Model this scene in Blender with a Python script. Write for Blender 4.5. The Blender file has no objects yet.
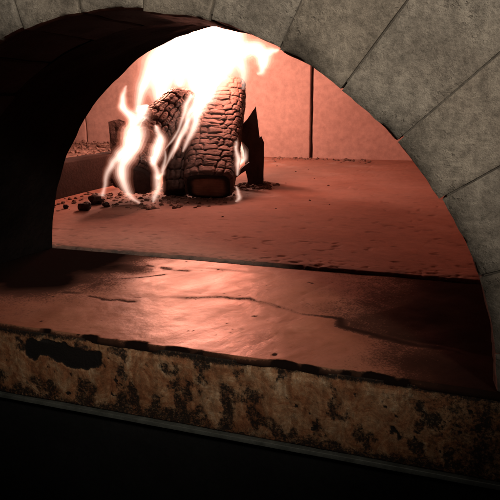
import bpy, bmesh, math, random
import numpy as np
from mathutils import Matrix, Vector

scene = bpy.context.scene
COL = scene.collection
random.seed(7)
RNG = np.random.default_rng(11)

# ------------------------------------------------------------------ noise helpers
def _hash(ix, iy, iz, seed):
    h = (ix.astype(np.int64) * 374761393 + iy.astype(np.int64) * 668265263 + iz.astype(np.int64) * 2147483647 + seed * 1274126177) & 0xFFFFFFFF
    h = ((h ^ (h >> 13)) * 1274126177) & 0xFFFFFFFF
    h = ((h ^ (h >> 16)) * 2246822519) & 0xFFFFFFFF
    return ((h ^ (h >> 15)) & 0xFFFFFF) / float(0xFFFFFF)

def vnoise(p, seed=0):
    """Value noise in -1..1 at points p (n, 3)."""
    p = np.asarray(p, float)
    i = np.floor(p).astype(np.int64)
    f = p - i
    f = f * f * (3 - 2 * f)
    out = 0
    for dx in (0, 1):
        wx = f[:, 0] if dx else 1 - f[:, 0]
        for dy in (0, 1):
            wy = f[:, 1] if dy else 1 - f[:, 1]
            for dz in (0, 1):
                wz = f[:, 2] if dz else 1 - f[:, 2]
                out = out + wx * wy * wz * _hash(i[:, 0] + dx, i[:, 1] + dy, i[:, 2] + dz, seed)
    return out * 2 - 1

def fbm(p, oct=4, seed=0):
    p = np.asarray(p, float)
    o, a, t = 0, 1.0, 0
    for k in range(oct):
        o = o + a * vnoise(p * (2.03 ** k) + 17.3 * k, seed + k)
        t += a
        a *= 0.5
    return o / t

def sstep(a, b, x):
    t = np.clip((x - a) / (b - a), 0, 1)
    return t * t * (3 - 2 * t)

def seg_dist(x, y, pts):
    """Distance in the plane to a polyline, and the share of the way along it."""
    best = np.full(x.shape, 1e9)
    along = np.zeros(x.shape)
    n = len(pts) - 1
    for k in range(n):
        ax, ay = pts[k]
        bx, by = pts[k + 1]
        dx, dy = bx - ax, by - ay
        t = np.clip(((x - ax) * dx + (y - ay) * dy) / (dx * dx + dy * dy), 0, 1)
        d = np.hypot(x - ax - t * dx, y - ay - t * dy)
        m = d < best
        best = np.where(m, d, best)
        along = np.where(m, (k + t) / n, along)
    return best, along

# ------------------------------------------------------------------ object helpers
def mesh_obj(name, verts, faces, mat=None, parent=None, smooth=True):
    me = bpy.data.meshes.new(name)
    me.from_pydata([tuple(map(float, v)) for v in verts], [], [tuple(map(int, f)) for f in faces])
    me.update()
    if smooth:
        me.polygons.foreach_set('use_smooth', [True] * len(me.polygons))
    o = bpy.data.objects.new(name, me)
    COL.objects.link(o)
    if mat:
        me.materials.append(mat)
    if parent:
        o.parent = parent
    return o

def empty(name, loc=(0, 0, 0)):
    o = bpy.data.objects.new(name, None)
    o.location = loc
    COL.objects.link(o)
    return o

def tag(o, label=None, cat=None, group=None, kind=None):
    if label: o['label'] = label
    if cat: o['category'] = cat
    if group: o['group'] = group
    if kind: o['kind'] = kind
    return o

def attr(o, name, vals):
    a = o.data.attributes.new(name, 'FLOAT', 'POINT')
    a.data.foreach_set('value', np.asarray(vals, dtype=np.float32))

def lattice_box(nx, ny, nz, sx, sy, sz, bev=0.0):
    """Closed box surface as a grid; edges rounded by bev. Centred at 0, full sizes sx, sy, sz. Returns verts, faces, outward normals."""
    def line(n, s):
        h = s / 2
        if bev > 0:
            inner = np.linspace(-(h - bev), h - bev, n)
            e = np.array([0.45, 0.75]) * bev
            return np.concatenate(([-h], [-h + bev - e[1], -h + bev - e[0]], inner, [h - bev + e[0], h - bev + e[1]], [h]))
        return np.linspace(-h, h, n)
    L = [line(nx, sx), line(ny, sy), line(nz, sz)]
    N = [len(l) for l in L]
    idx, V, Fc = {}, [], []
    def vid(i, j, k):
        key = (i, j, k)
        if key not in idx:
            idx[key] = len(V)
            V.append((L[0][i], L[1][j], L[2][k]))
        return idx[key]
    for ax in range(3):
        u, v = [a for a in range(3) if a != ax]
        for side in (0, N[ax] - 1):
            for a in range(N[u] - 1):
                for b in range(N[v] - 1):
                    q = []
                    for da, db in ((0, 0), (1, 0), (1, 1), (0, 1)):
                        c = [0, 0, 0]
                        c[ax] = side; c[u] = a + da; c[v] = b + db
                        q.append(vid(*c))
                    flip = (side == 0) != (ax == 1)
                    Fc.append(q[::-1] if flip else q)
    V = np.array(V)
    h = np.array([sx, sy, sz]) / 2
    if bev > 0:
        c = np.clip(V, -(h - bev), h - bev)
        d = V - c
        ln = np.linalg.norm(d, axis=1, keepdims=True)
        nrm = d / np.maximum(ln, 1e-9)
        V = c + bev * nrm
    else:
        nrm = (np.abs(V) >= h - 1e-6) * np.sign(V)
        nrm = nrm / np.maximum(np.linalg.norm(nrm, axis=1, keepdims=True), 1e-9)
    return V, Fc, nrm

def grid_faces(n, m, wrap=False):
    F = []
    for i in range(n - 1):
        for j in range(m if wrap else m - 1):
            j2 = (j + 1) % m
            F.append((i * m + j, i * m + j2, (i + 1) * m + j2, (i + 1) * m + j))
    return F

def box(name, x0, x1, y0, y1, z0, z1, mat, parent=None, res=0.03, bev=0.003, amp=0.0015, freq=18, seed=0):
    sx, sy, sz = x1 - x0, y1 - y0, z1 - z0
    n = lambda s: int(max(2, min(90, round(s / res) + 1)))
    V, Fc, nr = lattice_box(n(sx), n(sy), n(sz), sx, sy, sz, bev)
    V = V + np.array([(x0 + x1) / 2, (y0 + y1) / 2, (z0 + z1) / 2])
    if amp:
        V = V + nr * (fbm(V * freq, 4, seed) * amp)[:, None]
    return mesh_obj(name, V, Fc, mat, parent)

# ------------------------------------------------------------------ materials
class NT:
    def __init__(self, name):
        self.m = bpy.data.materials.new(name)
        self.m.use_nodes = True
        self.t = self.m.node_tree
        self.bsdf = self.t.nodes['Principled BSDF']
        self.out = self.t.nodes['Material Output']
        self.tc = self.t.nodes.new('ShaderNodeTexCoord')
    def node(self, kind, **kw):
        n = self.t.nodes.new(kind)
        for k, v in kw.items():
            if k.startswith('i_'):
                n.inputs[k[2:].replace('_', ' ')].default_value = v
            else:
                setattr(n, k, v)
        return n
    def link(self, a, b):
        self.t.links.new(a, b)
    def mapped(self, scale=(1, 1, 1), rot=(0, 0, 0)):
        mp = self.node('ShaderNodeMapping')
        mp.inputs['Scale'].default_value = scale
        mp.inputs['Rotation'].default_value = rot
        self.link(self.tc.outputs['Object'], mp.inputs['Vector'])
        return mp.outputs['Vector']
    def noise(self, scale, detail=6, rough=0.6, vec=None, dist=0.0):
        n = self.node('ShaderNodeTexNoise')
        n.inputs['Scale'].default_value = scale
        n.inputs['Detail'].default_value = detail
        n.inputs['Roughness'].default_value = rough
        n.inputs['Distortion'].default_value = dist
        self.link(vec if vec is not None else self.tc.outputs['Object'], n.inputs['Vector'])
        return n.outputs['Fac']
    def voro(self, scale, vec=None, feature='F1'):
        n = self.node('ShaderNodeTexVoronoi')
        n.feature = feature
        n.inputs['Scale'].default_value = scale
        self.link(vec if vec is not None else self.tc.outputs['Object'], n.inputs['Vector'])
        return n.outputs['Distance']
    def ramp(self, fac, stops):
        r = self.node('ShaderNodeValToRGB')
        el = r.color_ramp.elements
        while len(el) < len(stops):
            el.new(0.5)
        for e, (p, c) in zip(el, stops):
            e.position = p
            e.color = (c, c, c, 1) if isinstance(c, (int, float)) else (*c, 1)
        self.link(fac, r.inputs['Fac'])
        return r.outputs['Color']
    def mix(self, fac, a, b, mode='MIX'):
        n = self.node('ShaderNodeMix', data_type='RGBA', blend_type=mode)
        for k, v in ((0, fac), (6, a), (7, b)):
            s = n.inputs[k]
            if hasattr(v, 'links'):
                self.link(v, s)
            elif isinstance(v, (int, float)):
                s.default_value = v if k == 0 else (v, v, v, 1)
            else:
                s.default_value = (*v, 1)
        return n.outputs[2]
    def math(self, op, a, b=0.0):
        n = self.node('ShaderNodeMath', operation=op)
        for s, v in ((n.inputs[0], a), (n.inputs[1], b)):
            if hasattr(v, 'links'):
                self.link(v, s)
            else:
                s.default_value = v
        return n.outputs[0]
    def attr(self, name):
        return self.node('ShaderNodeAttribute', attribute_name=name).outputs['Fac']
    def ragged(self, name, spread=0.75, lo=0.44, hi=0.58):
        """A soft painted mask broken up by fine noise into ragged, grainy stains."""
        g = self.mix(0.68, self.noise(85, 6, 0.72), self.noise(380, 5, 0.75))
        v = self.math('ADD', self.attr(name), self.math('MULTIPLY', self.math('SUBTRACT', g, 0.5), spread * 2))
        return self.ramp(v, [(lo, 0), (hi, 1)])
    def bump(self, height, strength=0.5, dist=0.002, prev=None):
        b = self.node('ShaderNodeBump')
        b.inputs['Strength'].default_value = strength
        b.inputs['Distance'].default_value = dist
        self.link(height, b.inputs['Height'])
        if prev is not None:
            self.link(prev, b.inputs['Normal'])
        self.link(b.outputs['Normal'], self.bsdf.inputs['Normal'])
        return b.outputs['Normal']
    def color(self, c):
        if hasattr(c, 'links'):
            self.link(c, self.bsdf.inputs['Base Color'])
        else:
            self.bsdf.inputs['Base Color'].default_value = (*c, 1)
    def rough(self, r):
        if hasattr(r, 'links'):
            self.link(r, self.bsdf.inputs['Roughness'])
        else:
            self.bsdf.inputs['Roughness'].default_value = r
    def spec(self, s):
        self.bsdf.inputs['Specular IOR Level'].default_value = s

def mat_arch_stone(tint=1.0, name='arch_stone', warm=0.0):
    n = NT(name)
    a = n.noise(9, 8, 0.62)
    b = n.noise(120, 7, 0.78)
    pit = n.noise(230, 3, 0.55)
    pm = n.ramp(n.noise(30, 5, 0.7), [(0.48, 0), (0.75, 0.7)])
    base = n.ramp(a, [(0.3, (0.30 * tint, (0.25 - .02 * warm) * tint, (0.20 - .03 * warm) * tint)), (0.5, (0.43 * tint, (0.375 - .03 * warm) * tint, (0.305 - .05 * warm) * tint)), (0.72, (0.54 * tint, (0.48 - .04 * warm) * tint, (0.40 - .06 * warm) * tint))])
    base = n.mix(0.85, base, n.ramp(b, [(0.34, 0.35), (0.6, 1.0)]), 'MULTIPLY')
    base = n.mix(0.5, base, n.ramp(n.noise(26, 5, 0.65), [(0.36, 0.45), (0.56, 1.0)]), 'MULTIPLY')
    pits = n.math('MULTIPLY', n.ramp(pit, [(0.36, 1), (0.45, 0)]), pm)
    base = n.mix(pits, base, (0.075, 0.06, 0.048))
    soot = n.attr('soot')
    base = n.mix(soot, base, (0.008, 0.0055, 0.005))
    n.color(base)
    n.rough(0.9); n.spec(0.25)
    h = n.math('SUBTRACT', n.mix(0.75, a, b), n.math('MULTIPLY', pits, 0.5))
    n.bump(h, 0.9, 0.004)
    return n.m

def mat_simple(name, col, col2, scale=12, rough=0.85, bump=0.5, dist=0.004, spec=0.3):
    n = NT(name)
    a = n.noise(scale, 7, 0.65)
    b = n.noise(scale * 9, 5, 0.7)
    n.color(n.mix(0.6, n.ramp(a, [(0.3, col), (0.7, col2)]), n.ramp(b, [(0.3, 0.55), (0.65, 1.0)]), 'MULTIPLY'))
    n.rough(rough); n.spec(spec)
    n.bump(n.mix(0.45, a, b), bump, dist)
    return n.m

def mat_hearth_floor():
    n = NT('hearth_floor_brick')
    a = n.noise(5, 8, 0.6)
    b = n.noise(60, 6, 0.7)
    c = n.noise(22, 6, 0.75)
    base = n.ramp(a, [(0.3, (0.26, 0.125, 0.088)), (0.55, (0.36, 0.185, 0.135)), (0.75, (0.44, 0.26, 0.20))])
    base = n.mix(0.3, base, n.ramp(c, [(0.32, 0.5), (0.58, 1.0)]), 'MULTIPLY')
    base = n.mix(0.5, base, n.ramp(b, [(0.3, 0.5), (0.6, 1.0)]), 'MULTIPLY')
    base = n.mix(n.math('MULTIPLY', n.attr('soot'), n.ramp(n.noise(30, 6, 0.75), [(0.35, 0.35), (0.6, 1)])), base, (0.035, 0.024, 0.02))
    base = n.mix(n.attr('ash'), base, (0.42, 0.36, 0.33))  # patchy ash, plus the firelit brightness painted round the logs
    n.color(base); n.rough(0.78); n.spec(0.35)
    n.bump(n.mix(0.65, c, b), 0.4, 0.002)
    return n.m

def mat_slab_top():
    n = NT('worn_slab_top')
    rot = n.mapped((1, 1, 1), (0, 0, math.radians(-66)))
    mp = n.node('ShaderNodeMapping')
    mp.inputs['Scale'].default_value = (9, 26, 20)
    n.link(rot, mp.inputs['Vector'])
    streak = n.noise(1.5, 6, 0.58, mp.outputs['Vector'], 0.5)
    big = n.noise(8, 7, 0.6, None, 0.8)
    fine = n.noise(160, 5, 0.7)
    base = n.ramp(big, [(0.3, (0.19, 0.066, 0.032)), (0.5, (0.30, 0.115, 0.060)), (0.72, (0.40, 0.180, 0.105))])
    base = n.mix(0.35, base, n.ramp(streak, [(0.3, 0.55), (0.66, 1.0)]), 'MULTIPLY')
    base = n.mix(0.3, base, n.ramp(fine, [(0.3, 0.55), (0.62, 1.0)]), 'MULTIPLY')
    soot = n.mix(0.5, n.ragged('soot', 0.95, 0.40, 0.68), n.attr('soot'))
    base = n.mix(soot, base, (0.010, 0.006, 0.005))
    n.color(base)
    wear = n.ramp(n.mix(0.5, big, streak), [(0.35, 0.30), (0.65, 0.50)])
    n.rough(n.mix(soot, wear, 0.9))
    n.link(n.math('MULTIPLY', n.math('SUBTRACT', 1.0, soot), 0.42), n.bsdf.inputs['Specular IOR Level'])
    b1 = n.bump(n.mix(0.6, streak, big), 0.30, 0.006)
    n.bump(fine, 0.22, 0.001, b1)
    return n.m

def mat_slab_edge():
    n = NT('soot_blotched_edge')
    a = n.noise(42, 10, 0.8, None, 0.8)
    v = n.noise(1.4, 7, 0.7, n.mapped((70, 30, 22)), 0.8)
    f = n.noise(240, 5, 0.75)
    base = n.ramp(a, [(0.32, (0.17, 0.055, 0.022)), (0.45, (0.31, 0.125, 0.055)), (0.56, (0.42, 0.23, 0.12)), (0.68, (0.62, 0.45, 0.29))])
    base = n.mix(0.6, base, n.ramp(v, [(0.32, 0.25), (0.56, 1.0)]), 'MULTIPLY')
    base = n.mix(0.6, base, n.ramp(f, [(0.34, 0.3), (0.58, 1.0)]), 'MULTIPLY')
    soot = n.mix(0.15, n.ragged('soot', 1.0, 0.42, 0.74), n.attr('soot'))
    n.color(n.mix(soot, base, (0.008, 0.006, 0.005)))
    n.rough(0.7); n.spec(0.25)
    n.bump(n.mix(0.5, a, f), 0.6, 0.003)
    return n.m

def mat_char(name='charred_wood', k=1.0):
    n = NT(name)
    a = n.noise(40, 6, 0.65)
    f = n.noise(330, 5, 0.7)
    ash = n.ramp(n.noise(14, 6, 0.7), [(0.45, 0), (0.72, 1)])
    base = n.ramp(a, [(0.3, (0.035 * k, 0.021 * k, 0.018 * k)), (0.7, (0.085 * k, 0.051 * k, 0.042 * k))])
    base = n.mix(n.math('MULTIPLY', ash, 0.55), base, (0.15 * k, 0.105 * k, 0.09 * k))
    base = n.mix(n.attr('pit'), base, (0.016, 0.011, 0.010))
    n.color(base); n.rough(0.62); n.spec(0.45)
    n.bump(n.mix(0.5, a, f), 0.7, 0.003)
    return n.m

def mat_cut_wood():
    n = NT('scorched_cut_end')
    a = n.noise(30, 6, 0.6)
    grain = n.noise(2.0, 6, 0.65, n.mapped((18, 18, 130)))
    base = n.mix(0.6, n.ramp(a, [(0.3, (0.16, 0.08, 0.055)), (0.7, (0.30, 0.17, 0.12))]), n.ramp(grain, [(0.3, 0.45), (0.65, 1)]), 'MULTIPLY')
    base = n.mix(n.attr('pit'), base, (0.010, 0.008, 0.007))
    n.color(base); n.rough(0.8); n.spec(0.25)
    n.bump(grain, 0.5, 0.003)
    return n.m

def mat_flame(name, strength, col):
    m = bpy.data.materials.new(name)
    m.use_nodes = True
    t = m.node_tree
    t.nodes.remove(t.nodes['Principled BSDF'])
    e = t.nodes.new('ShaderNodeEmission')
    e.inputs['Color'].default_value = (*col, 1)
    e.inputs['Strength'].default_value = strength
    t.links.new(e.outputs[0], t.nodes['Material Output'].inputs['Volume'])
    return m

M_STONE = [mat_arch_stone(1.0, 'arch_stone_grey', 0.0), mat_arch_stone(0.86, 'arch_stone_warm', 0.35), mat_arch_stone(1.08, 'arch_stone_pale', 0.15)]
M_MORTAR = mat_simple('old_mortar', (0.08, 0.068, 0.055), (0.19, 0.165, 0.135), 40, 0.95, 0.8, 0.004, 0.2)
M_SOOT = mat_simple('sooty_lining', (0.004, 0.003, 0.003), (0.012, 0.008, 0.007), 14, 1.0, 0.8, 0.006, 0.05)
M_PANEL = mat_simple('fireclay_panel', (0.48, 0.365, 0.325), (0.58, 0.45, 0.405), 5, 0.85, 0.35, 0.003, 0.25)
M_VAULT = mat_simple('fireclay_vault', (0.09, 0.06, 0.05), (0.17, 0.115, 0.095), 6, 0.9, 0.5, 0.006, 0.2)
M_GROUT = mat_simple('dark_joint_fill', (0.02, 0.013, 0.011), (0.035, 0.024, 0.02), 30, 0.95, 0.5, 0.003, 0.1)
M_CURB = mat_simple('shade_dark_firebrick', (0.010, 0.006, 0.005), (0.028, 0.017, 0.014), 16, 0.9, 0.7, 0.005, 0.25)  # near-black colour stands in for shade on the curb face
M_FLOOR = mat_hearth_floor()
M_SLAB = mat_slab_top()
M_EDGE = mat_slab_edge()
M_CHAR = mat_char()
M_CHARD = mat_char('deep_char', 0.55)
M_CUT = mat_cut_wood()
M_CRUMB = mat_simple('ash_crumb', (0.07, 0.045, 0.036), (0.33, 0.24, 0.20), 45, 0.9, 0.6, 0.003, 0.2)
M_STEEL = mat_simple('dull_steel', (0.08, 0.085, 0.075), (0.20, 0.21, 0.185), 60, 0.5, 0.2, 0.001, 0.5)
M_STEEL.node_tree.nodes['Principled BSDF'].inputs['Metallic'].default_value = 0.4
M_BASE = mat_simple('black_base', (0.008, 0.008, 0.008), (0.014, 0.014, 0.014), 20, 0.9, 0.3, 0.002, 0.1)

# ------------------------------------------------------------------ stone arch: voussoirs and mortar
R0, ZC = 0.334, -0.029                    # radius of the opening and height of its centre
arch = tag(empty('stone_arch', (0, 0.06, 0)), 'pale grey pitted stone blocks forming a round arch over the oven mouth', 'stone arch', kind='thing')
joints = [2.0, 10.6, 21.6, 33.2, 42.8, 53.0, 63.3, 74.3, 85.0, 95.6, 106.2, 116.8, 127.4, 138, 148.6, 159.2, 169.8, 178.0]
for k in range(len(joints) - 1):
    t0, t1 = math.radians(joints[k]), math.radians(joints[k + 1])
    near = joints[k] < 120
    gap = 0.0008
    arc = (t1 - t0) * R0
    nx, nz, ny = (26, 64, 12) if near else (8, 16, 4)
    V, Fc, nr = lattice_box(nx, ny, nz, 1, 1, 1, 0.0)
    # block spans a in -.5..5 (angle), y thickness, r radial
    mid, half = (t0 + t1) / 2, (t1 - t0) / 2
    rr = R0 + random.uniform(-0.0025, 0.0025) + (V[:, 2] + 0.5) * 0.25
    ang = mid - V[:, 0] * 2 * (half - gap / rr)
    y = 0.002 + random.uniform(-0.0015, 0.0015) + (V[:, 1] + 0.5) * 0.112
    # rounded, worn arrises
    du = (0.5 - np.abs(V[:, 0])) * 2 * half * rr
    dr = (V[:, 2] + 0.5) * 0.25
    dy = (V[:, 1] + 0.5) * 0.112
    P0 = np.stack([rr * np.cos(ang), y, rr * np.sin(ang) + ZC], 1)
    edge = fbm(P0 * 55, 4, 5 + k) * 0.5 + 0.5
    bev = 0.0012 + 0.0042 * edge ** 2
    cu, cr, cy = np.maximum(0, bev - du), np.maximum(0, bev - dr), np.maximum(0, bev - dy)
    two = np.maximum(np.maximum(np.minimum(cu, cr), np.minimum(cu, cy)), np.minimum(cr, cy))
    y = y + np.where(V[:, 1] < -0.49, 0.6 * (np.maximum(0, bev - np.minimum(du, dr))) ** 2 / bev, 0)
    rad = np.stack([np.cos(ang), 0 * ang, np.sin(ang)], 1)
    tan = np.stack([-np.sin(ang), 0 * ang, np.cos(ang)], 1)
    P1 = np.stack([rr * np.cos(ang), y, rr * np.sin(ang) + ZC], 1)
    P1 = P1 + rad * (np.where(dr < 1e-6, 0.5 * np.maximum(0, bev - np.minimum(du, dy)) ** 2 / bev + fbm(P0 * 40, 4, 40) * 0.0022, 0))[:, None]
    P1[:, 1] += np.where(V[:, 1] < -0.49, fbm(P0 * 22, 5, 80 + k) * 0.0016, 0)
    P1[:, 2] = np.maximum(P1[:, 2], 0.001)
    o = mesh_obj('voussoir', P1 - np.array([0, 0.06, 0]), Fc, M_STONE[[0, 1, 0, 2, 0, 1][k % 6]], arch, smooth=True)
    o.data.set_sharp_from_angle(angle=math.radians(50))
    s = sstep(0.03, 0.0, dr + 0.02 * fbm(P0 * 30, 4, 9)) * 0.65 * sstep(-0.3, 0.5, fbm(P0 * 16, 4, 3) + 0.1)
    s = np.maximum(s, np.where(V[:, 1] < -0.49, 0, sstep(-0.002, 0.008, y + 0.003 * fbm(P0 * 25, 4, 11))))          # smoke-blackened towards the inside
    attr(o, 'soot', s)
na = 90
V, Fc = [], []
for i in range(na):
    t = math.radians(1.5 + 177 * i / (na - 1))
    for r_, y_ in ((R0 + 0.005, 0.0052), (R0 + 0.245, 0.0052), (R0 + 0.245, 0.108), (R0 + 0.005, 0.108)):
        V.append((r_ * math.cos(t), y_ - 0.06, max(r_ * math.sin(t) + ZC, 0.002)))
for i in range(na - 1):
    for j in range(4):
        j2 = (j + 1) % 4
        Fc.append((i * 4 + j, i * 4 + j2, (i + 1) * 4 + j2, (i + 1) * 4 + j))
Fc += [(0, 1, 2, 3)[::-1], tuple((na - 1) * 4 + j for j in range(4))]
mesh_obj('mortar_joint', V, Fc, M_MORTAR, arch, smooth=False)

# ------------------------------------------------------------------ throat (soot-black lining behind the arch)
Y0, Y1 = 0.1165, 0.300
na, ny = 160, 24
V = []
for shell in (0, 1):
    for j in range(ny):
        f = j / (ny - 1)
        y = Y0 + (Y1 - Y0) * f
        rx, rz, cx = R0 + 0.001 + (0.333 - R0) * f, R0 + 0.002 + (0.354 - R0) * f, 0.014 * f
        for i in range(na):
            t = math.radians(1 + 178 * i / (na - 1))
            k = 1.0 + (0.17 if shell else 0.0)
            V.append([cx + rx * k * math.cos(t), y, max(rz * k * math.sin(t) + ZC, 0.001)])
V = np.array(V)
n1 = na * ny
ins = np.arange(len(V)) < n1
d = fbm(V * 16, 5, 61) * 0.004 + fbm(V * 60, 3, 62) * 0.0012
rdir = V * np.array([1, 0, 1]); rdir /= np.linalg.norm(rdir, axis=1, keepdims=True)
V = V + rdir * (np.where(ins, d, 0))[:, None]
V[:, 2] = np.maximum(V[:, 2], 0.001)
Fi = grid_faces(ny, na)
Fc = [f[::-1] for f in Fi] + [tuple(a + n1 for a in f) for f in Fi]
for i in range(na - 1):
    Fc.append((i, i + 1, n1 + i + 1, n1 + i))
    b = (ny - 1) * na
    Fc.append((b + i + 1, b + i, n1 + b + i, n1 + b + i + 1))
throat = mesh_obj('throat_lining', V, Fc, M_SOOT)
throat.data.set_sharp_from_angle(angle=math.radians(45))
tag(throat, 'soot blackened curved lining between the stone arch and the fire chamber', 'oven lining', kind='thing')

# ------------------------------------------------------------------ chamber: vault, back wall panels
CX0, CX1, CY0, CY1, CH = -1.45, 0.80, 0.302, 1.815, 0.30
V, nseg = [], 40
ys = np.linspace(CY0, CY1 + 0.06, 30)
prof = [(CX0, -0.01)] + [(CX0 + (CX1 - CX0) * (0.5 - 0.5 * math.cos(math.pi * i / nseg)), CH + 0.34 * math.sin(math.pi * i / nseg)) for i in range(nseg + 1)] + [(CX1, -0.01)]
for y in ys:
    for x, z in prof:
        V.append((x, y, z))
V = np.array(V)
Fc = grid_faces(len(ys), len(prof))
np_ = len(prof)
# inside front wall with the mouth left open: ring of quads from the mouth to the profile
base = len(V)
mouth = []
for i in range(np_):
    t = math.pi * (1 - i / (np_ - 1))
    mouth.append((0.014 + 0.36 * math.cos(t), CY0 + 0.002, max(-0.01, 0.38 * math.sin(t) + ZC)))
V = np.vstack([V, np.array(mouth)])
for i in range(np_ - 1):
    Fc.append((i, i + 1, base + i + 1, base + i))
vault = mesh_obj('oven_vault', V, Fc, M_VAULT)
vault.data.set_sharp_from_angle(angle=math.radians(40))
tag(vault, 'low curved fireclay vault and side walls enclosing the fire', 'oven vault', kind='thing')

bw = tag(empty('back_wall', (-0.3, CY1, 0)), 'fire lit fireclay back wall of large flat panels with dark vertical gaps', 'oven wall', kind='thing')
xs = [CX0 - 0.02, -1.270, -0.262, 0.53, CX1 + 0.02]
random.seed(3)
for k in range(len(xs) - 1):
    g0 = 0.0035 if k != 2 else 0.006
    g1 = 0.006 if k == 1 else 0.0035
    for z0, z1 in ((-0.008, 0.66),):
        yy = CY1 + random.uniform(0, 0.003)
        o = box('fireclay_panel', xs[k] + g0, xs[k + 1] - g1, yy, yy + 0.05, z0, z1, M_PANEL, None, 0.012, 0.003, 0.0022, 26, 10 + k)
        o.parent = bw
        o.matrix_parent_inverse = Matrix.Translation((0.3, -CY1, 0))
o = box('joint_filler', CX0 - 0.02, CX1 + 0.02, CY1 + 0.022, CY1 + 0.06, -0.01, 0.66, M_GROUT, None, 0.2, 0.002, 0)
o.parent = bw
o.matrix_parent_inverse = Matrix.Translation((0.3, -CY1, 0))

# ------------------------------------------------------------------ oven floor
xa = np.concatenate([np.linspace(CX0 - 0.02, -0.45, 50), np.linspace(-0.445, 0.42, 347)[0:], np.linspace(0.425, CX1 + 0.02, 30)])
ya = np.concatenate([np.linspace(0, 0.16, 80), np.linspace(0.164, 0.8, 170), np.linspace(0.806, 1.55, 90)]) + 0.3045
n, m = len(ya), len(xa)
Y, X = np.meshgrid(ya, xa, indexing='ij')
Pf = np.stack([X.ravel(), Y.ravel(), np.zeros(n * m)], 1)
zf = 0.0035 + fbm(Pf * 9, 4, 21) * 0.0010 + fbm(Pf * 60, 4, 22) * 0.0004
de = Pf[:, 1] - 0.3045
pitn = fbm(Pf * np.array([150, 130, 1]), 3, 23)
zf -= 0.0015 * sstep(0.10, 0.45, pitn) * sstep(0.075, 0.0, de + 0.02 * fbm(Pf * 14, 3, 27))
pitn2 = fbm(Pf * np.array([60, 60, 1]), 3, 29)
zf -= 0.0012 * sstep(0.35, 0.6, pitn2)
zf -= 0.004 * sstep(0.006, 0.0, de)
Pf[:, 2] = zf
Pf[:m, 1] += fbm(Pf[:m] * 45, 4, 24) * 0.0016
Vf = np.vstack([Pf, Pf[:m] * np.array([1, 1, 0]) + np.array([0, 0, -0.03])])
Ff = grid_faces(n, m)
b = n * m
for j in range(m - 1):
    Ff.append((b + j, b + j + 1, j + 1, j))
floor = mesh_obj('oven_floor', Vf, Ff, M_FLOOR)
tag(floor, 'reddish fire lit oven floor, pitted along its front edge', 'floor', kind='structure')
x, y = Vf[:, 0], Vf[:, 1]
nz = fbm(Vf * np.array([12, 12, 1]), 5, 31)
nf = fbm(Vf * np.array([70, 70, 1]), 4, 32)
d1 = np.hypot((x + 0.36) / 0.26, (y - 0.86) / 0.24)
soot = 0.95 * sstep(1.15, 0.55, d1 + 0.35 * nz)
soot = np.maximum(soot, 0.8 * sstep(1.0, 0.5, np.hypot((x + 0.22) / 0.10, (y - 1.02) / 0.10) + 0.5 * nz))
soot = np.maximum(soot, 0.28 * sstep(0.30, 0.5, np.concatenate([pitn2, np.zeros(m)])) * sstep(1.2, 0.5, y))
front = np.concatenate([de, np.zeros(m)])
soot = np.maximum(soot, 0.95 * sstep(0.030, 0.0, front + 0.014 * nz) * sstep(-0.6, 0.3, nf + 0.25))
soot = np.maximum(soot, 0.5 * sstep(0.08, 0.0, front + 0.03 * nz) * sstep(0.05, 0.5, np.concatenate([pitn, np.zeros(m)])))
soot[:2 * m] = 1.0; soot[-m:] = 1.0
attr(floor, 'soot', np.clip(soot, 0, 1))
fire_lift = sstep(1.3, 0.25, np.hypot((x + 0.10) / 0.50, (y - 1.05) / 0.75)) * (0.55 + 0.5 * nz)  # floor lightened round the logs: firelight painted into the colour
attr(floor, 'ash', np.clip(np.maximum(0.55 * fire_lift, 0.6 * sstep(0.25, 0.6, nz) * sstep(0.8, 1.7, y)), 0, 1))  # mask holds this painted firelight and ash patches towards the back

# ------------------------------------------------------------------ hearth slab with its blotched front edge
H1 = 0.0787
slab = empty('hearth_slab', (0, 0, 0))
tag(slab, 'worn smooth hearth slab in the oven mouth with soot streaks and blotched front edge', 'hearth slab', kind='thing')
xa = np.concatenate([np.linspace(-0.62, -0.28, 40), np.linspace(-0.2783, 0.42, 420), np.linspace(0.425, 0.62, 24)])
ya = np.concatenate([np.linspace(0.0, 0.010, 18), np.linspace(0.0108, 0.302, 172)])
n, m = len(ya), len(xa)
Y, X = np.meshgrid(ya, xa, indexing='ij')
Ps = np.stack([X.ravel(), Y.ravel(), 0 * X.ravel()], 1)
x, y = Ps[:, 0].copy(), Ps[:, 1].copy()
wx = x + 0.006 * fbm(Ps * 38, 4, 51)
wy = y + 0.007 * fbm(Ps * 34 + 9, 4, 52)
n1_ = fbm(Ps * 26, 5, 53); n2_ = fbm(Ps * 95, 4, 54)
crack = [(-0.24, 0.104), (-0.177, 0.109), (-0.078, 0.121), (-0.003, 0.145), (0.066, 0.163), (0.102, 0.148), (0.135, 0.134), (0.181, 0.129), (0.191, 0.105), (0.248, 0.087), (0.317, 0.068), (0.4, 0.05)]
dc, al = seg_dist(wx, wy, crack)
wid = 0.0052 + 0.008 * sstep(0.55, 0.8, al) + 0.002 * sstep(0.35, 0.1, al)
line = sstep(1.6, 0.0, dc / (wid * (1 + 0.5 * n1_))) * (0.27 + 0.16 * sstep(0.25, 0.05, al) + 0.12 * sstep(0.4, 0.55, al) + 0.5 * sstep(-0.35, 0.45, n1_ + 0.9 * sstep(0.5, 0.8, al) - 0.2))
d2, a2 = seg_dist(wx, wy, [(-0.26, 0.262), (-0.159, 0.261), (-0.091, 0.250), (-0.055, 0.247)])
line = np.maximum(line, 0.72 * sstep(0.013, 0.000, d2 + 0.004 * n1_) * sstep(-0.5, 0.2, n2_))
d3, a3 = seg_dist(wx, wy, [(-0.125, 0.190), (-0.105, 0.200), (-0.077, 0.222)])
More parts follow.
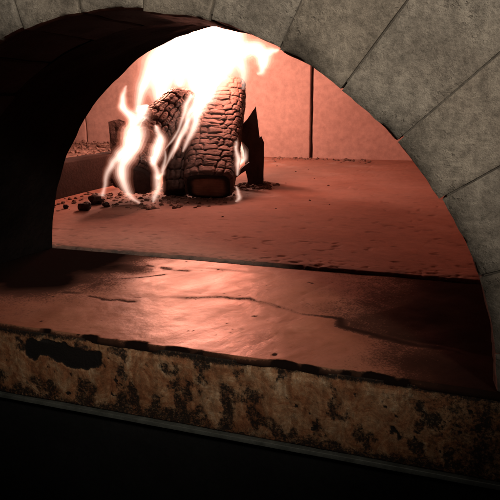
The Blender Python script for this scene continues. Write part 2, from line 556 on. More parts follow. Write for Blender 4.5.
line = np.maximum(line, 0.75 * sstep(0.007, 0.000, d3 + 0.003 * n1_))
d4, a4 = seg_dist(wx, wy, [(-0.12, 0.109), (-0.09, 0.104), (-0.062, 0.113)])
line = np.maximum(line, 0.75 * sstep(0.007, 0.000, d4 + 0.003 * n1_))
line = np.maximum(line, 0.85 * sstep(0.0052, 0.003, np.hypot((x - 0.142) * 1.3, y - 0.016) + 0.002 * n2_))
ycr = np.interp(x, [p[0] for p in crack], [p[1] for p in crack])
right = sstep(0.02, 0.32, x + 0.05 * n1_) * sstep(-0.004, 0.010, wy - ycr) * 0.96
right = np.maximum(right, 0.94 * sstep(0.12, 0.34, x + 0.04 * n1_))  # beyond the soot: fading firelight painted as darkening to the right
left_shade = sstep(-0.02, -0.23, x + 0.05 * n1_) * 0.95 * (0.5 + 0.65 * sstep(0.05, 0.14, y + 0.02 * n1_))  # left end darkened: shade of the jamb painted into the mask
specks = 0.8 * sstep(0.50, 0.62, fbm(Ps * 130, 3, 55)) * sstep(0.0, 0.4, n1_)
bands = 0.35 * sstep(0.1, 0.6, fbm(Ps * np.array([9, 60, 1]), 4, 56)) * sstep(0.13, 0.2, y)
rim = 0.8 * sstep(0.006, 0.0, y + 0.003 * n1_)
chips = np.zeros_like(x)
for cx, cw in ((0.008, 0.022), (0.055, 0.020), (-0.05, 0.010), (-0.1, 0.012), (0.16, 0.03), (0.24, 0.03)):
    chips = np.maximum(chips, sstep(1.0, 0.6, np.hypot((x - cx) / cw, y / 0.007) + 0.8 * n2_ + 0.3 * n1_))
soot = np.clip(np.maximum.reduce([line, right, left_shade, specks, bands, rim, chips, 0.9 * sstep(0.296, 0.301, y)]), 0, 1)  # soot marks together with the painted shade at both ends
z = fbm(Ps * 8, 4, 57) * 0.0016 + fbm(Ps * 40, 4, 58) * 0.0006 - 0.0004 * line - 0.0004 * chips
z -= 0.0022 * sstep(0.004, 0.0, y) ** 2
Ps[:, 2] = z
yoff = np.where(np.abs(y) < 0.02, (0.0010 * fbm(np.stack([x * 60, 0 * x, 0 * x], 1), 4, 59) + 0.0015 * np.interp(x, x[:m], chips[:m])) * (1 - y / 0.02), 0)
Ps[:, 1] += yoff
Vt = np.vstack([Ps, Ps[:m] + np.array([0, 0.0, -0.004])])
Ft = grid_faces(n, m)
for j in range(m - 1):
    Ft.append((n * m + j, n * m + j + 1, j + 1, j))
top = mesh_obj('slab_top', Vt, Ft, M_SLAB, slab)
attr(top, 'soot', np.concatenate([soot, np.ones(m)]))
# front edge
za = np.linspace(-0.0036, -H1, 64)
Z, X = np.meshgrid(za, xa, indexing='ij')
Pe = np.stack([X.ravel(), 0 * X.ravel(), Z.ravel()], 1)
x, z = Pe[:, 0].copy(), Pe[:, 2].copy()
e1 = fbm(Pe * 22, 5, 71); e2 = fbm(Pe * 85, 4, 72); e3 = fbm(Pe * np.array([80, 1, 52]), 5, 73)
big = sstep(1.05, 0.85, np.hypot((x + 0.080) / 0.044, (z + 0.0225 + 0.08 * (x + 0.08)) / 0.0145) + 0.7 * e1 + 0.5 * e2)
big = np.maximum(big, sstep(1.05, 0.8, np.hypot((x + 0.118) / 0.012, (z + 0.022) / 0.016) + 0.6 * e1 + 0.3 * e2))
blot = sstep(-0.02, 0.42, e3 + 0.35 * e2 + 0.25 * sstep(-0.04, -0.075, z))
topedge = 0.8 * sstep(-0.012, -0.004, z + 0.006 * e1)
bot = sstep(-0.058, -0.0787, z + 0.016 * e1) * 0.75
sp = sstep(0.45, 0.6, fbm(Pe * 150, 3, 74))
es = np.clip(np.maximum.reduce([big, blot * 0.72, topedge, bot, sp * 0.9, sstep(0.12, 0.36, x + 0.06 * e1) * 0.62]), 0, 1)  # last term: darker towards the right end
Pe[:, 1] = fbm(Pe * 14, 4, 75) * 0.0014 - 0.0012 + 0.0012 * es
k = (za[:, None] > -0.012).repeat(m, 1).ravel()
Pe[:, 1] += np.where(k, 0.0015 * np.interp(x, xa, chips[:m]) , 0)
Fe = [f[::-1] for f in grid_faces(len(za), m)]
Ve = np.vstack([Pe, Pe[:m] + np.array([0, 0.012, 0]), Pe[-m:] + np.array([0, 0.3, 0])])
nb = len(za) * m
for j in range(m - 1):
    Fe.append((j, j + 1, nb + j + 1, nb + j))
    Fe.append((nb - m + j + 1, nb - m + j, nb + m + j, nb + m + j + 1))
edge = mesh_obj('front_edge', Ve, [f[::-1] for f in Fe], M_EDGE, slab)
edge['label'] = 'rough brown front edge with black soot blotches'
attr(edge, 'soot', np.concatenate([es, es[:m], es[-m:]]))

strip = box('metal_shelf_edge', -0.62, 0.62, -0.004, 0.30, -H1 - 0.0062, -H1 - 0.0012, M_STEEL, None, 0.014, 0.0008, 0.0004, 20, 90)
tag(strip, 'thin dull metal strip running beneath the blotched slab edge', 'metal strip', kind='thing')
base_ = box('oven_plinth', -0.62, 0.62, 0.012, 0.30, -0.60, -H1 - 0.008, M_BASE, None, 0.03, 0.004, 0.001)
tag(base_, 'unlit black oven base under the metal strip', 'oven base', kind='thing')

# ------------------------------------------------------------------ log curb at the left
curb = box('firebrick_curb', -0.665, -0.600, 0.46, 1.42, -0.004, 0.087, M_CURB, None, 0.012, 0.004, 0.0022, 22, 33)
tag(curb, 'long low brick curb, coloured dark for its shade, standing left of the logs', 'brick curb', kind='thing')

# ------------------------------------------------------------------ burning wood
def spline(pts, n):
    """Catmull-Rom through (x, y, z, r) points."""
    P = np.array(pts, float)
    P = np.vstack([2 * P[0] - P[1], P, 2 * P[-1] - P[-2]])
    out = []
    for u in np.linspace(0, len(pts) - 1 - 1e-6, n):
        i = int(u); t = u - i
        a, b, c, d = P[i], P[i + 1], P[i + 2], P[i + 3]
        out.append(0.5 * (2 * b + (c - a) * t + (2 * a - 5 * b + 4 * c - d) * t * t + (3 * b - a - 3 * c + d) * t ** 3))
    return np.array(out)

def frames(C, side):
    T = np.gradient(C, axis=0)
    T /= np.linalg.norm(T, axis=1, keepdims=True)
    S = np.array(side, float)[None, :] - (T @ np.array(side, float))[:, None] * T
    S /= np.linalg.norm(S, axis=1, keepdims=True)
    return T, S, np.cross(S, T)

def char_blocks(s, c, hs, ws, seed, warp=0.006):
    """Alligator char at arc lengths s (along) and c (around): groove (0 in a crack), pillow (block swell), a value per block.
    Boxy jittered cells; now and then two neighbours stay joined."""
    q = np.stack([s * 22, c * 22, 0 * s], 1)
    a = (s + warp * fbm(q, 3, seed)) / hs
    b = (c + warp * fbm(q + 40, 3, seed + 1)) / ws
    ia, ib = np.floor(a).astype(np.int64), np.floor(b).astype(np.int64)
    z = np.zeros_like(ia)
    f1 = np.full(s.shape, 9.0); f2 = np.full(s.shape, 9.0)
    id1 = np.zeros(s.shape); id2 = np.zeros(s.shape)
    for da in (-1, 0, 1):
        for db in (-2, -1, 0, 1, 2):
            ca, cb = ia + da, ib + db
            # rows are offset from each other like rough masonry
            off = _hash(ca, z, z, seed + 5) - 0.5
            sa = ca + 0.5 + 0.36 * (_hash(ca, cb, z, seed + 2) - 0.5)
            sb = cb + 0.5 + off + 0.62 * (_hash(ca, cb, z, seed + 3) - 0.5)
            w = 0.85 + 0.3 * _hash(ca, cb, z, seed + 8)
            d = ((np.abs(a - sa) * w) ** 3.2 + (np.abs(b - sb) * w) ** 3.2) ** (1 / 3.2)
            h = _hash(ca, cb, z, seed + 9)
            nearer = d < f1
            f2 = np.where(nearer, f1, np.minimum(f2, d))
            id2 = np.where(nearer, id1, np.where(d <= f2, h, id2))
            id1 = np.where(nearer, h, id1)
            f1 = np.where(nearer, d, f1)
    e = (f2 - f1) * 0.5 * (hs + ws) * 0.5
    e = e + 0.0007 * fbm(np.stack([s * 170, c * 170, 0 * s], 1), 3, seed + 4)
    joined = np.abs(id1 - id2) < 0.07
    e = np.where(joined, e + 0.002, e)
    return sstep(0.0, 0.0024, e), sstep(0.0, 0.0060, e), id1

def make_log(name, pts, side, power, flat, hs, ws, depth, seed, mat, nu=230, nv=170, parent=None, taper_end=True, blocks=1.0):
    C = spline(pts, nu)
    T, S, U = frames(C[:, :3], side)
    th = np.linspace(0, 2 * np.pi, nv, endpoint=False)
    cs, sn = np.cos(th), np.sin(th)
    px = np.sign(cs) * np.abs(cs) ** (2 / power)
    py = np.sign(sn) * np.abs(sn) ** (2 / power) * flat
    seglen = np.concatenate([[0], np.cumsum(np.linalg.norm(np.diff(C[:, :3], axis=0), axis=1))])
    r = C[:, 3]
    V = C[:, None, :3] + r[:, None, None] * (px[None, :, None] * S[:, None, :] + py[None, :, None] * U[:, None, :])
    ring = np.stack([px, py], 1)
    per = np.concatenate([[0], np.cumsum(np.linalg.norm(np.diff(ring, axis=0), axis=1))])
    s = np.repeat(seglen, nv)
    c = (r[:, None] * per[None, :]).ravel()
    V = V.reshape(-1, 3)
    Nn = V - np.repeat(C[:, :3], nv, 0)
    Nn /= np.linalg.norm(Nn, axis=1, keepdims=True)
    g, p, rnd = char_blocks(s, c, hs, ws, seed)
    big = fbm(V * 13, 3, seed + 20)
    h = -depth * (1 - g) * blocks + 0.0012 * p * blocks + 0.0016 * (rnd - 0.5) * blocks + 0.006 * big + 0.0012 * fbm(V * 190, 3, seed + 21)
    u = np.repeat(np.linspace(0, 1, nu), nv)
    # ends: rounded over; the near one slightly, the far one burnt away
    shrink = 1 - 0.10 * sstep(0.02, 0.0, u) ** 2
    far = 1 - (0.55 * sstep(0.9, 1.0, u) ** 2 if taper_end else 0)
    cen = np.repeat(C[:, :3], nv, 0)
    V = V + Nn * h[:, None]
    V = cen + (V - cen) * (shrink * far)[:, None]
    F = [f[::-1] for f in grid_faces(nu, nv, True)]
    # caps: concentric rings, dished
    pit = 0.75 * (1 - g) * blocks
    pit = list(pit)
    Vl = [V]
    n0 = nu * nv
    for which in (0, nu - 1):
        edge_i = np.arange(which * nv, which * nv + nv)
        prev = edge_i
        cc = V[edge_i].mean(0)
        tdir = -T[0] if which == 0 else T[-1]
        for q in (0.86, 0.68, 0.45, 0.22):
            ringv = cc + (V[edge_i] - cc) * q + tdir * (0.004 * (1 - q) if which == 0 else 0.01 * (1 - q))
            ringv = ringv + tdir * (fbm(ringv * 60, 3, seed + 33) * 0.004)[:, None]
            Vl.append(ringv)
            cur = np.arange(n0, n0 + nv)
            n0 += nv
            pit += [0.75] * nv
            for j in range(nv):
                j2 = (j + 1) % nv
                f = (prev[j], prev[j2], cur[j2], cur[j])
                F.append(f if which == 0 else f[::-1])
            prev = cur
        Vl.append(cc[None] + tdir * 0.004)
        pit.append(0.75)
        for j in range(nv):
            j2 = (j + 1) % nv
            f = (prev[j], prev[j2], n0)
            F.append(f if which == 0 else f[::-1])
        n0 += 1
    V = np.vstack(Vl)
    o = mesh_obj(name, V, F, mat, parent)
    attr(o, 'pit', np.clip(pit, 0, 1))
    return o, C, T, S, U

def end_disc(name, log, C, T, S, U, power, flat, scale, mat, seed, out=0.0065):
    """A separate end-grain face just proud of the near end of a log."""
    V, pit, F = [], [], []
    nr, nv = 22, 90
    c0 = C[0, :3] - T[0] * out
    r = C[0, 3] * scale
    for i in range(nr):
        q = i / (nr - 1)
        for j in range(nv):
            a = 2 * math.pi * j / nv
            px = math.copysign(abs(math.cos(a)) ** (2 / power), math.cos(a))
            py = math.copysign(abs(math.sin(a)) ** (2 / power), math.sin(a)) * flat
            V.append(c0 + r * q * (px * S[0] + py * U[0]))
            pit.append(q)
    V = np.array(V)
    pit = np.array(pit)
    nz = fbm(V * 40, 4, seed)
    V = V - T[0] * (fbm(V * 70, 4, seed + 1) * 0.0018 - 0.004 * sstep(0.85, 1.0, pit))[:, None]
    pit = sstep(0.62, 0.86, pit + 0.16 * nz)
    for i in range(nr - 1):
        for j in range(nv):
            j2 = (j + 1) % nv
            F.append((i * nv + j, (i + 1) * nv + j, (i + 1) * nv + j2, i * nv + j2))
    o = mesh_obj(name, V, F, mat, log)
    attr(o, 'pit', np.clip(pit, 0, 1))
    return o

SIDE = (0.944, 0.330, 0.0)
logR = [(-0.258, 0.802, 0.034, 0.0581), (-0.285, 0.896, 0.090, 0.0615), (-0.325, 1.038, 0.175, 0.0645), (-0.367, 1.193, 0.275, 0.0640)]
o, C, T, S, U = make_log('burning_log', logR, SIDE, 4.2, 0.66, 0.0225, 0.0215, 0.0036, 100, M_CHAR, 360, 250)
tag(o, 'thick split log of blocky cracked char, its pale sawn end facing out', 'log', 'logs burning in the oven')
end_disc('sawn_end', o, C, T, S, U, 4.2, 0.66, 0.86, M_CUT, 140)

logL = [(-0.390, 0.688, 0.060, 0.0552), (-0.402, 0.740, 0.103, 0.0501), (-0.408, 0.829, 0.159, 0.0478), (-0.389, 0.987, 0.232, 0.0466)]
o, C, T, S, U = make_log('burning_log', logL, SIDE, 2.3, 0.95, 0.040, 0.0145, 0.0042, 200, M_CHAR, 320, 220)
tag(o, 'round charred log bending upward at left, black end ringed by flame', 'log', 'logs burning in the oven')
end_disc('burnt_end', o, C, T, S, U, 2.3, 0.95, 0.84, M_CHARD, 240)

logM = [(-0.350, 0.811, 0.012, 0.0263), (-0.371, 0.866, 0.085, 0.0295), (-0.392, 0.932, 0.154, 0.0330), (-0.422, 1.045, 0.248, 0.0350)]
o, *_ = make_log('burning_log', logM, SIDE, 2.6, 0.9, 0.028, 0.016, 0.0035, 300, M_CHAR, 220, 120)
tag(o, 'thin upright charred log half hidden between the round and split logs', 'log', 'logs burning in the oven')

def prism(name, outline, thick, mat, seed, rough=0.003, parent=None):
    """Splintered wood: a closed outline (along a width axis and up) given thickness, subdivided and roughened."""
    bm = bmesh.new()
    wdir = np.array([0.944, 0.33, 0.0]); ddir = np.array([-0.33, 0.944, 0.0])
    a = [bm.verts.new(tuple(wdir * u + ddir * (-thick / 2 + dv) + np.array([0, 0, z]))) for u, z, dv in outline]
    b = [bm.verts.new(tuple(wdir * (u * 0.9) + ddir * (thick / 2 + dv) + np.array([0, 0, z * 0.97]))) for u, z, dv in outline]
    bm.faces.new(a); bm.faces.new(b[::-1])
    for i in range(len(a)):
        j = (i + 1) % len(a)
        bm.faces.new((a[j], a[i], b[i], b[j]))
    bmesh.ops.triangulate(bm, faces=bm.faces[:])
    for _ in range(3):
        bmesh.ops.subdivide_edges(bm, edges=[e for e in bm.edges if e.calc_length() > 0.007], cuts=1, use_grid_fill=False)
        bmesh.ops.triangulate(bm, faces=bm.faces[:])
    bmesh.ops.recalc_face_normals(bm, faces=bm.faces[:])
    bm.normal_update()
    V = np.array([v.co[:] for v in bm.verts]); N = np.array([v.normal[:] for v in bm.verts])
    g = fbm(V * np.array([120, 120, 22]), 4, seed)
    V = V + N * (rough * g + 0.0012 * fbm(V * 160, 3, seed + 1))[:, None]
    for v, c in zip(bm.verts, V):
        v.co = c
    me = bpy.data.meshes.new(name)
    bm.to_mesh(me); bm.free()
    o = bpy.data.objects.new(name, me)
    COL.objects.link(o)
    me.materials.append(mat)
    attr(o, 'pit', np.clip(0.5 - 1.2 * g, 0, 1) * 0.7)
    if parent: o.parent = parent
    return o

spl = prism('wood_splinter', [(-0.036, 0.148, 0), (-0.012, 0.176, 0.004), (0.010, 0.207, 0.006), (0.016, 0.15, 0.004), (0.022, 0.094, 0), (0.026, -0.002, -0.004), (-0.014, -0.003, -0.004), (-0.012, 0.06, -0.001), (-0.010, 0.095, 0), (-0.036, 0.128, 0)], 0.026, M_CHAR, 400)
spl.location = (-0.237, 1.054, 0.004)
tag(spl, 'charred pointed splinter standing upright right of the blocky split log', 'wood splinter', 'charred scraps of wood around the logs')
sl2 = prism('wood_stub', [(-0.008, 0.0, 0), (0.010, 0.0, 0), (0.011, 0.11, 0), (0.004, 0.128, 0), (-0.007, 0.118, 0)], 0.05, M_CHAR, 420)
sl2.location = (-0.236, 1.112, 0.003)
tag(sl2, 'short flat stub half hidden behind the pointed splinter', 'wood stub', 'charred scraps of wood around the logs')
sl3 = prism('wood_stub', [(-0.021, 0.0, 0), (0.020, 0.0, 0), (0.022, 0.06, 0), (0.019, 0.118, 0), (0.004, 0.126, 0), (-0.019, 0.120, 0), (-0.022, 0.07, 0)], 0.034, M_CHARD, 440)
sl3.scale = (1.2, 1.0, 1.0); sl3.location = (-0.596, 0.985, 0.030); sl3.rotation_euler = (math.radians(-4), math.radians(-5), math.radians(8))
sl3.location.z = 0.052
tag(sl3, 'dark square ended stub poking up behind the flames at left', 'wood stub', 'charred scraps of wood around the logs')
sl4 = prism('wood_splinter', [(-0.045, 0.0, 0), (-0.033, -0.004, 0), (0.040, 0.052, 0), (0.034, 0.060, 0)], 0.018, M_CHAR, 460)
sl4.location = (-0.262, 1.000, 0.010)
tag(sl4, 'small slanting splinter wedged between split log and upright splinter', 'wood splinter', 'charred scraps of wood around the logs')

# ------------------------------------------------------------------ coals, ash crumbs
def lump(V0, seed, size, squash=0.75):
    d = fbm(V0 * 1.6 + seed * 3.1, 3, seed)
    q = np.round(V0 * 1.7 + fbm(V0 * 1.3 + seed, 2, seed + 1)[:, None] * 1.2) / 1.7
    V = V0 * (1 + 0.35 * d)[:, None] * 0.5 + q * 0.5
    return V * np.array([size, size * 0.85, size * squash])

def ico(sub):
    bm = bmesh.new()
    bmesh.ops.create_icosphere(bm, subdivisions=sub, radius=1)
    V = np.array([v.co[:] for v in bm.verts]); F = [[v.index for v in f.verts] for f in bm.faces]
    bm.free()
    return V, F
IV, IF = ico(3)
coals = [((-0.453, 0.591), 0.0135, 'dark round coal lying nearest the front, left of the logs'),
         ((-0.475, 0.668), 0.017, 'dark coal lying against the curb side of the flame ringed log'),
         ((-0.432, 0.640), 0.009, 'small coal between the round log and the front coal'),
         ((-0.505, 0.598), 0.006, 'tiny coal farthest left on the floor by the curb')]
for i, ((cx, cy), sz, lab) in enumerate(coals):
    V = lump(IV, 500 + i * 7, sz)
    o = mesh_obj('coal', V, IF, M_CHARD)
    o.location = (cx, cy, 0.004 + sz * 0.55)
    o.rotation_euler = (0, 0, i * 1.3)
    attr(o, 'pit', np.clip(0.5 + fbm(IV * 3, 3, i), 0, 1))
    tag(o, lab, 'coal', 'coals lying left of the logs')
V2, F2 = ico(2)
def scatter(name, pts, mat, seed):
    VV, FF = [], []
    rng = np.random.default_rng(seed)
    nb_ = 0
    for k, (cx, cy, cz, sz) in enumerate(pts):
        V = lump(V2, seed + k, sz, rng.uniform(0.45, 0.9))
        a = rng.uniform(0, 6.28); ca, sa = math.cos(a), math.sin(a)
        V = V @ np.array([[ca, -sa, 0], [sa, ca, 0], [0, 0, 1]]).T
        VV.append(V + np.array([cx, cy, cz + sz * 0.4]))
        FF += [[i + nb_ for i in f] for f in F2]
        nb_ += len(V2)
    return mesh_obj(name, np.vstack(VV), FF, mat, smooth=False)
pts = []
rg = np.random.default_rng(5)
for _ in range(1100):                                        # ash under and round the logs
    a, q = rg.uniform(0, 6.28), rg.uniform(0, 1) ** 0.6
    pts.append((-0.36 + 0.17 * q * math.cos(a), 0.80 + 0.17 * q * math.sin(a), 0.002, 0.0010 + 0.0055 * rg.uniform() ** 4))
for _ in range(170):                                        # foot of the splinter
    a, q = rg.uniform(0, 6.28), rg.uniform(0, 1) ** 0.7
    pts.append((-0.228 + 0.075 * q * math.cos(a), 1.02 + 0.075 * q * math.sin(a), 0.002, 0.0018 + 0.007 * rg.uniform() ** 3))
for _ in range(130):                                        # along the curb foot
    pts.append((-0.59 + abs(rg.normal(0, 0.05)), rg.uniform(0.50, 0.80), 0.002, 0.0014 + 0.004 * rg.uniform() ** 3))
for _ in range(90):                                        # strays over the floor
    pts.append((rg.uniform(-0.55, 0.05), rg.uniform(0.55, 1.70), 0.002, 0.001 + 0.003 * rg.uniform() ** 3))
for _ in range(170):                                        # foot of the back wall
    pts.append((rg.uniform(-0.75, -0.02), CY1 - 0.01 - abs(rg.normal(0, 0.05)), 0.002, 0.002 + 0.006 * rg.uniform() ** 2))
for _ in range(60):                                         # crumbs in the pitted front edge
    pts.append((rg.uniform(-0.3, 0.3), 0.306 + abs(rg.normal(0, 0.012)), 0.0, 0.0008 + 0.0016 * rg.uniform() ** 2))
o = scatter('ash_crumbs', pts, M_CRUMB, 600)
tag(o, 'ash and charcoal crumbs strewn under the logs', 'ash crumbs', kind='stuff')
# ember bank behind the curb
gx, gy = np.linspace(-1.44, -0.667, 60), np.linspace(0.5, 1.80, 90)
Y, X = np.meshgrid(gy, gx, indexing='ij')
Pb = np.stack([X.ravel(), Y.ravel(), 0 * X.ravel()], 1)
Pb[:, 2] = 0.052 + 0.014 * fbm(Pb * 11, 5, 81) + 0.006 * fbm(Pb * 40, 3, 82)
o = mesh_obj('ash_bed', Pb, grid_faces(90, 60), M_CRUMB)
tag(o, 'bed of pale ash banked up behind the brick curb', 'ash bed', kind='stuff')
pts = [(rg.uniform(-1.25, -0.69), rg.uniform(0.85, 1.78), 0.054, 0.002 + 0.008 * rg.uniform() ** 3) for _ in range(750)]
o = scatter('ember_rubble', pts, M_CRUMB, 1300)
tag(o, 'pale lumps of burnt out embers along the top behind the curb', 'embers', kind='stuff')

# ------------------------------------------------------------------ flames (volumes that glow)
def make_flame(name, tongues, mat, voxel, seed, wob=0.35, scale=1.0, parent=None):
    VV, FF, nb_ = [], [], 0
    for k, t in enumerate(tongues):
        nu, nv = 12 * (len(t) - 1) + 1, 20
        C = spline(t, nu)
        L = np.linspace(0, 1, nu)
        C[:, :3] += np.stack([fbm(np.stack([L * 5, L * 0 + k, L * 0 + seed], 1), 2, seed + i) for i in range(3)], 1) * C[:, 3:4] * wob
        T, S, U = frames(C[:, :3], SIDE)
        r = np.maximum(C[:, 3] * scale, 0.0006)
        th = np.linspace(0, 2 * np.pi, nv, endpoint=False)
        V = C[:, None, :3] + r[:, None, None] * (np.cos(th)[None, :, None] * S[:, None, :] + 0.75 * np.sin(th)[None, :, None] * U[:, None, :])
        V = V.reshape(-1, 3)
        Nn = V - np.repeat(C[:, :3], nv, 0)
        V = V + Nn * (wob * fbm(V * 26 + seed, 3, seed + 7))[:, None]
        F = [f[::-1] for f in grid_faces(nu, nv, True)]
        F.append(tuple(range(nv)))
        F.append(tuple(range((nu - 1) * nv, nu * nv))[::-1])
        VV.append(V); FF += [tuple(i + nb_ for i in f) for f in F]; nb_ += len(V)
    o = mesh_obj(name, np.vstack(VV), FF, mat, parent)
    rm = o.modifiers.new('join', 'REMESH'); rm.mode = 'VOXEL'; rm.voxel_size = voxel; rm.use_smooth_shade = True
    sm = o.modifiers.new('soften', 'SMOOTH'); sm.iterations = 3; sm.factor = 0.5
    return o
FC = (1.0, 0.70, 0.58)
GF = 'flames in the oven'
SHELLS = ((1.50, (1.0, 0.28, 0.16)), (1.20, (1.0, 0.46, 0.33)), (0.93, (1.0, 0.64, 0.50)), (0.66, (1.0, 0.74, 0.62)), (0.40, (1.0, 0.80, 0.70)))
M_BIG = [mat_flame('blaze_shell', e, c) for e, (_, c) in zip((1.2, 3.5, 8, 14, 26), SHELLS)]
M_SMALL = [mat_flame('flame_shell', e, c) for e, (_, c) in zip((3.5, 9, 18, 30, 44), SHELLS)]
def flame(label, tongues, voxel, seed, big=False, wob=0.35, fat=1.0):
    o = None
    tongues = [[(a, b, c, d * fat) for a, b, c, d in t] for t in tongues]
    for k, (sc, _) in enumerate(SHELLS):
        f = make_flame('flame' if k == 0 else 'flame_core', tongues, (M_BIG if big else M_SMALL)[k], voxel * (1.0, 0.9, 0.8, 0.65, 0.55)[k], seed, wob, sc, o)
        o = o or f
    tag(o, label, 'flame', GF)
plume = [
   [(-0.345,1.000,0.222,0.0259), (-0.365,1.050,0.273,0.0638), (-0.393,1.108,0.364,0.0817), (-0.427,1.164,0.457,0.0837), (-0.454,1.205,0.561,0.0395)],
   [(-0.444,0.950,0.208,0.0129), (-0.469,0.987,0.259,0.0394), (-0.479,1.046,0.327,0.0646), (-0.460,1.120,0.414,0.0662), (-0.467,1.190,0.523,0.0339)],
   [(-0.278,1.097,0.252,0.0081), (-0.282,1.111,0.309,0.0242), (-0.308,1.129,0.373,0.0406), (-0.351,1.170,0.461,0.0414), (-0.402,1.218,0.541,0.0226)],
   [(-0.481,0.880,0.200,0.0125), (-0.498,0.942,0.248,0.0206), (-0.507,1.007,0.300,0.0319), (-0.489,1.065,0.372,0.0379), (-0.476,1.125,0.455,0.0276)],
   [(-0.415,0.985,0.262,0.0180), (-0.420,1.020,0.300,0.0380), (-0.420,1.070,0.350,0.0500)],
   [(-0.320,1.067,0.278,0.0213), (-0.331,1.097,0.326,0.0484), (-0.362,1.150,0.400,0.0551)],
]
flick = [
   [(-0.292,1.116,0.343,0.0161), (-0.263,1.131,0.361,0.0215), (-0.225,1.119,0.349,0.0186), (-0.205,1.127,0.352,0.0106), (-0.188,1.134,0.354,0.0040)],
   [(-0.252,1.123,0.355,0.0187), (-0.224,1.114,0.329,0.0186), (-0.227,1.106,0.303,0.0106), (-0.239,1.100,0.293,0.0053)],
]
streak = [
   [(-0.318,0.960,0.276,0.0150), (-0.314,0.905,0.222,0.0150), (-0.312,0.850,0.170,0.0095), (-0.316,0.790,0.112,0.0020)],
   [(-0.336,0.945,0.256,0.0130), (-0.331,0.880,0.200,0.0105), (-0.329,0.820,0.150,0.0060), (-0.331,0.765,0.098,0.0014)],
   [(-0.350,0.930,0.238,0.0090), (-0.347,0.868,0.190,0.0062), (-0.346,0.815,0.148,0.0036), (-0.350,0.765,0.116,0.0012)],
   [(-0.326,0.900,0.210,0.0070), (-0.333,0.850,0.168,0.0060), (-0.341,0.790,0.110,0.0040), (-0.345,0.740,0.066,0.0012)],
]
wrap = [
   [(-0.420,0.816,0.206,0.0142), (-0.409,0.755,0.167,0.0159), (-0.384,0.678,0.135,0.0130), (-0.382,0.637,0.102,0.0105), (-0.376,0.620,0.071,0.0094), (-0.362,0.616,0.038,0.0073), (-0.342,0.629,0.018,0.0032)],
   [(-0.384,0.677,0.133,0.0108), (-0.398,0.645,0.110,0.0085), (-0.405,0.625,0.086,0.0068), (-0.413,0.615,0.058,0.0046), (-0.422,0.615,0.030,0.0051)],
   [(-0.408,0.754,0.163,0.0137), (-0.441,0.783,0.193,0.0116), (-0.475,0.810,0.215,0.0083), (-0.489,0.833,0.238,0.0063), (-0.493,0.860,0.262,0.0024)],
]
inner = [
   [(-0.347,0.680,0.091,0.0035), (-0.339,0.699,0.110,0.0109), (-0.342,0.727,0.139,0.0110), (-0.356,0.750,0.161,0.0067), (-0.373,0.769,0.173,0.0023)],
   [(-0.340,0.686,0.107,0.0065), (-0.318,0.666,0.084,0.0064), (-0.309,0.651,0.057,0.0084), (-0.311,0.644,0.034,0.0074), (-0.316,0.638,0.018,0.0021)],
   [(-0.324,0.718,0.122,0.0022), (-0.312,0.692,0.090,0.0056), (-0.312,0.662,0.064,0.0064)],
]
side_a = [[(-0.241,0.948,0.140,0.0025), (-0.224,0.893,0.115,0.0063), (-0.204,0.861,0.089,0.0080), (-0.195,0.822,0.057,0.0035)]]
side_b = [[(-0.189,0.797,0.037,0.0027), (-0.177,0.785,0.017,0.0068), (-0.182,0.778,0.004,0.0036)]]
gap = [[(-0.278,1.039,0.118,0.0053), (-0.268,1.058,0.096,0.0108), (-0.259,1.056,0.077,0.0108), (-0.266,1.027,0.059,0.0080)]]
flame('broad white blaze billowing above the log tops', plume, 0.006, 1, True, 0.25)
flame('pale forked flame tip flicking right from the top of the blaze', flick, 0.003, 2, fat=1.25)
flame('slanting streaked flame between the round log and split log', streak, 0.0016, 3, wob=0.5, fat=1.4)
flame('long flame curling round the outer side of the left log end', wrap, 0.002, 4, wob=0.5, fat=1.5)
flame('flame licking the inner side of the round log end', inner, 0.002, 5, wob=0.5, fat=1.3)
flame('small narrow flame running up the right flank of the split log', side_a, 0.0014, 6)
flame('tiny flame at the floor beside the sawn log end', side_b, 0.0014, 7)
flame('short flame in the gap behind the upright splinter', gap, 0.0018, 8)

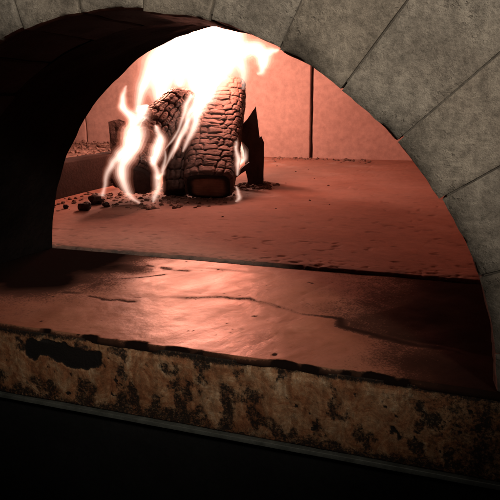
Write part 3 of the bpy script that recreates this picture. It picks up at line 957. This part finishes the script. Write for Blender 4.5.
# ------------------------------------------------------------------ light
FIRE = (1.0, 0.31, 0.22)
def point(name, loc, power, size, col=FIRE):
    l = bpy.data.lights.new(name, 'POINT')
    l.energy = power; l.color = col; l.shadow_soft_size = size
    o = bpy.data.objects.new(name, l)
    o.location = loc
    COL.objects.link(o)
    return o
WARM, DEEP = (1.0, 0.45, 0.33), (1.0, 0.24, 0.14)
point('fire_glow', (-0.400, 1.08, 0.37), 4, 0.05, DEEP)
point('fire_glow', (-0.640, 1.42, 0.37), 13, 0.04, WARM)
point('fire_glow', (-0.470, 0.985, 0.29), 6, 0.022, (1.0, 0.34, 0.22))
point('fire_glow', (-0.325, 1.10, 0.33), 4, 0.025, DEEP)
sp = bpy.data.lights.new('room_fill', 'SPOT')  # added fill standing in for dim room light; soft cone darkens the edges
sp.energy = 98; sp.color = (1.0, 0.89, 0.76); sp.spot_size = math.radians(25); sp.spot_blend = 1.0; sp.shadow_soft_size = 0.12
so = bpy.data.objects.new('room_fill', sp)
so.location = (0.92, -1.12, 1.02)
tgt = Vector((0.145, 0.0, 0.275))
so.rotation_euler = (tgt - so.location).to_track_quat('-Z', 'Y').to_euler()
COL.objects.link(so)

w = bpy.data.worlds.new('World')
scene.world = w
w.use_nodes = True
w.node_tree.nodes['Background'].inputs['Color'].default_value = (0.9, 0.95, 1.0, 1)
w.node_tree.nodes['Background'].inputs['Strength'].default_value = 0.0015

# ------------------------------------------------------------------ camera
cam = bpy.data.cameras.new('camera')
cam.sensor_width = 36
cam.lens = 36 * 602.373 / 500
cam.clip_start = 0.01; cam.clip_end = 50
co = bpy.data.objects.new('camera', cam)
r, u, f = Vector((0.94405, 0.32988, -0.00891)), Vector((-0.07246, 0.23357, 0.96964)), Vector((-0.32195, 0.91473, -0.24441))
co.matrix_world = Matrix(((r.x, u.x, -f.x, 0.2930), (r.y, u.y, -f.y, -0.4793), (r.z, u.z, -f.z, 0.2306), (0, 0, 0, 1)))
COL.objects.link(co)
scene.camera = co

scene.render.engine = 'CYCLES'
cy = scene.cycles
cy.use_denoising = True
cy.max_bounces = 8
cy.diffuse_bounces = 5
cy.transparent_max_bounces = 96
cy.volume_bounces = 0
cy.sample_clamp_indirect = 4
scene.view_settings.view_transform = 'Standard'
scene.view_settings.look = 'None'
scene.view_settings.gamma = 1
scene.view_settings.exposure = 0
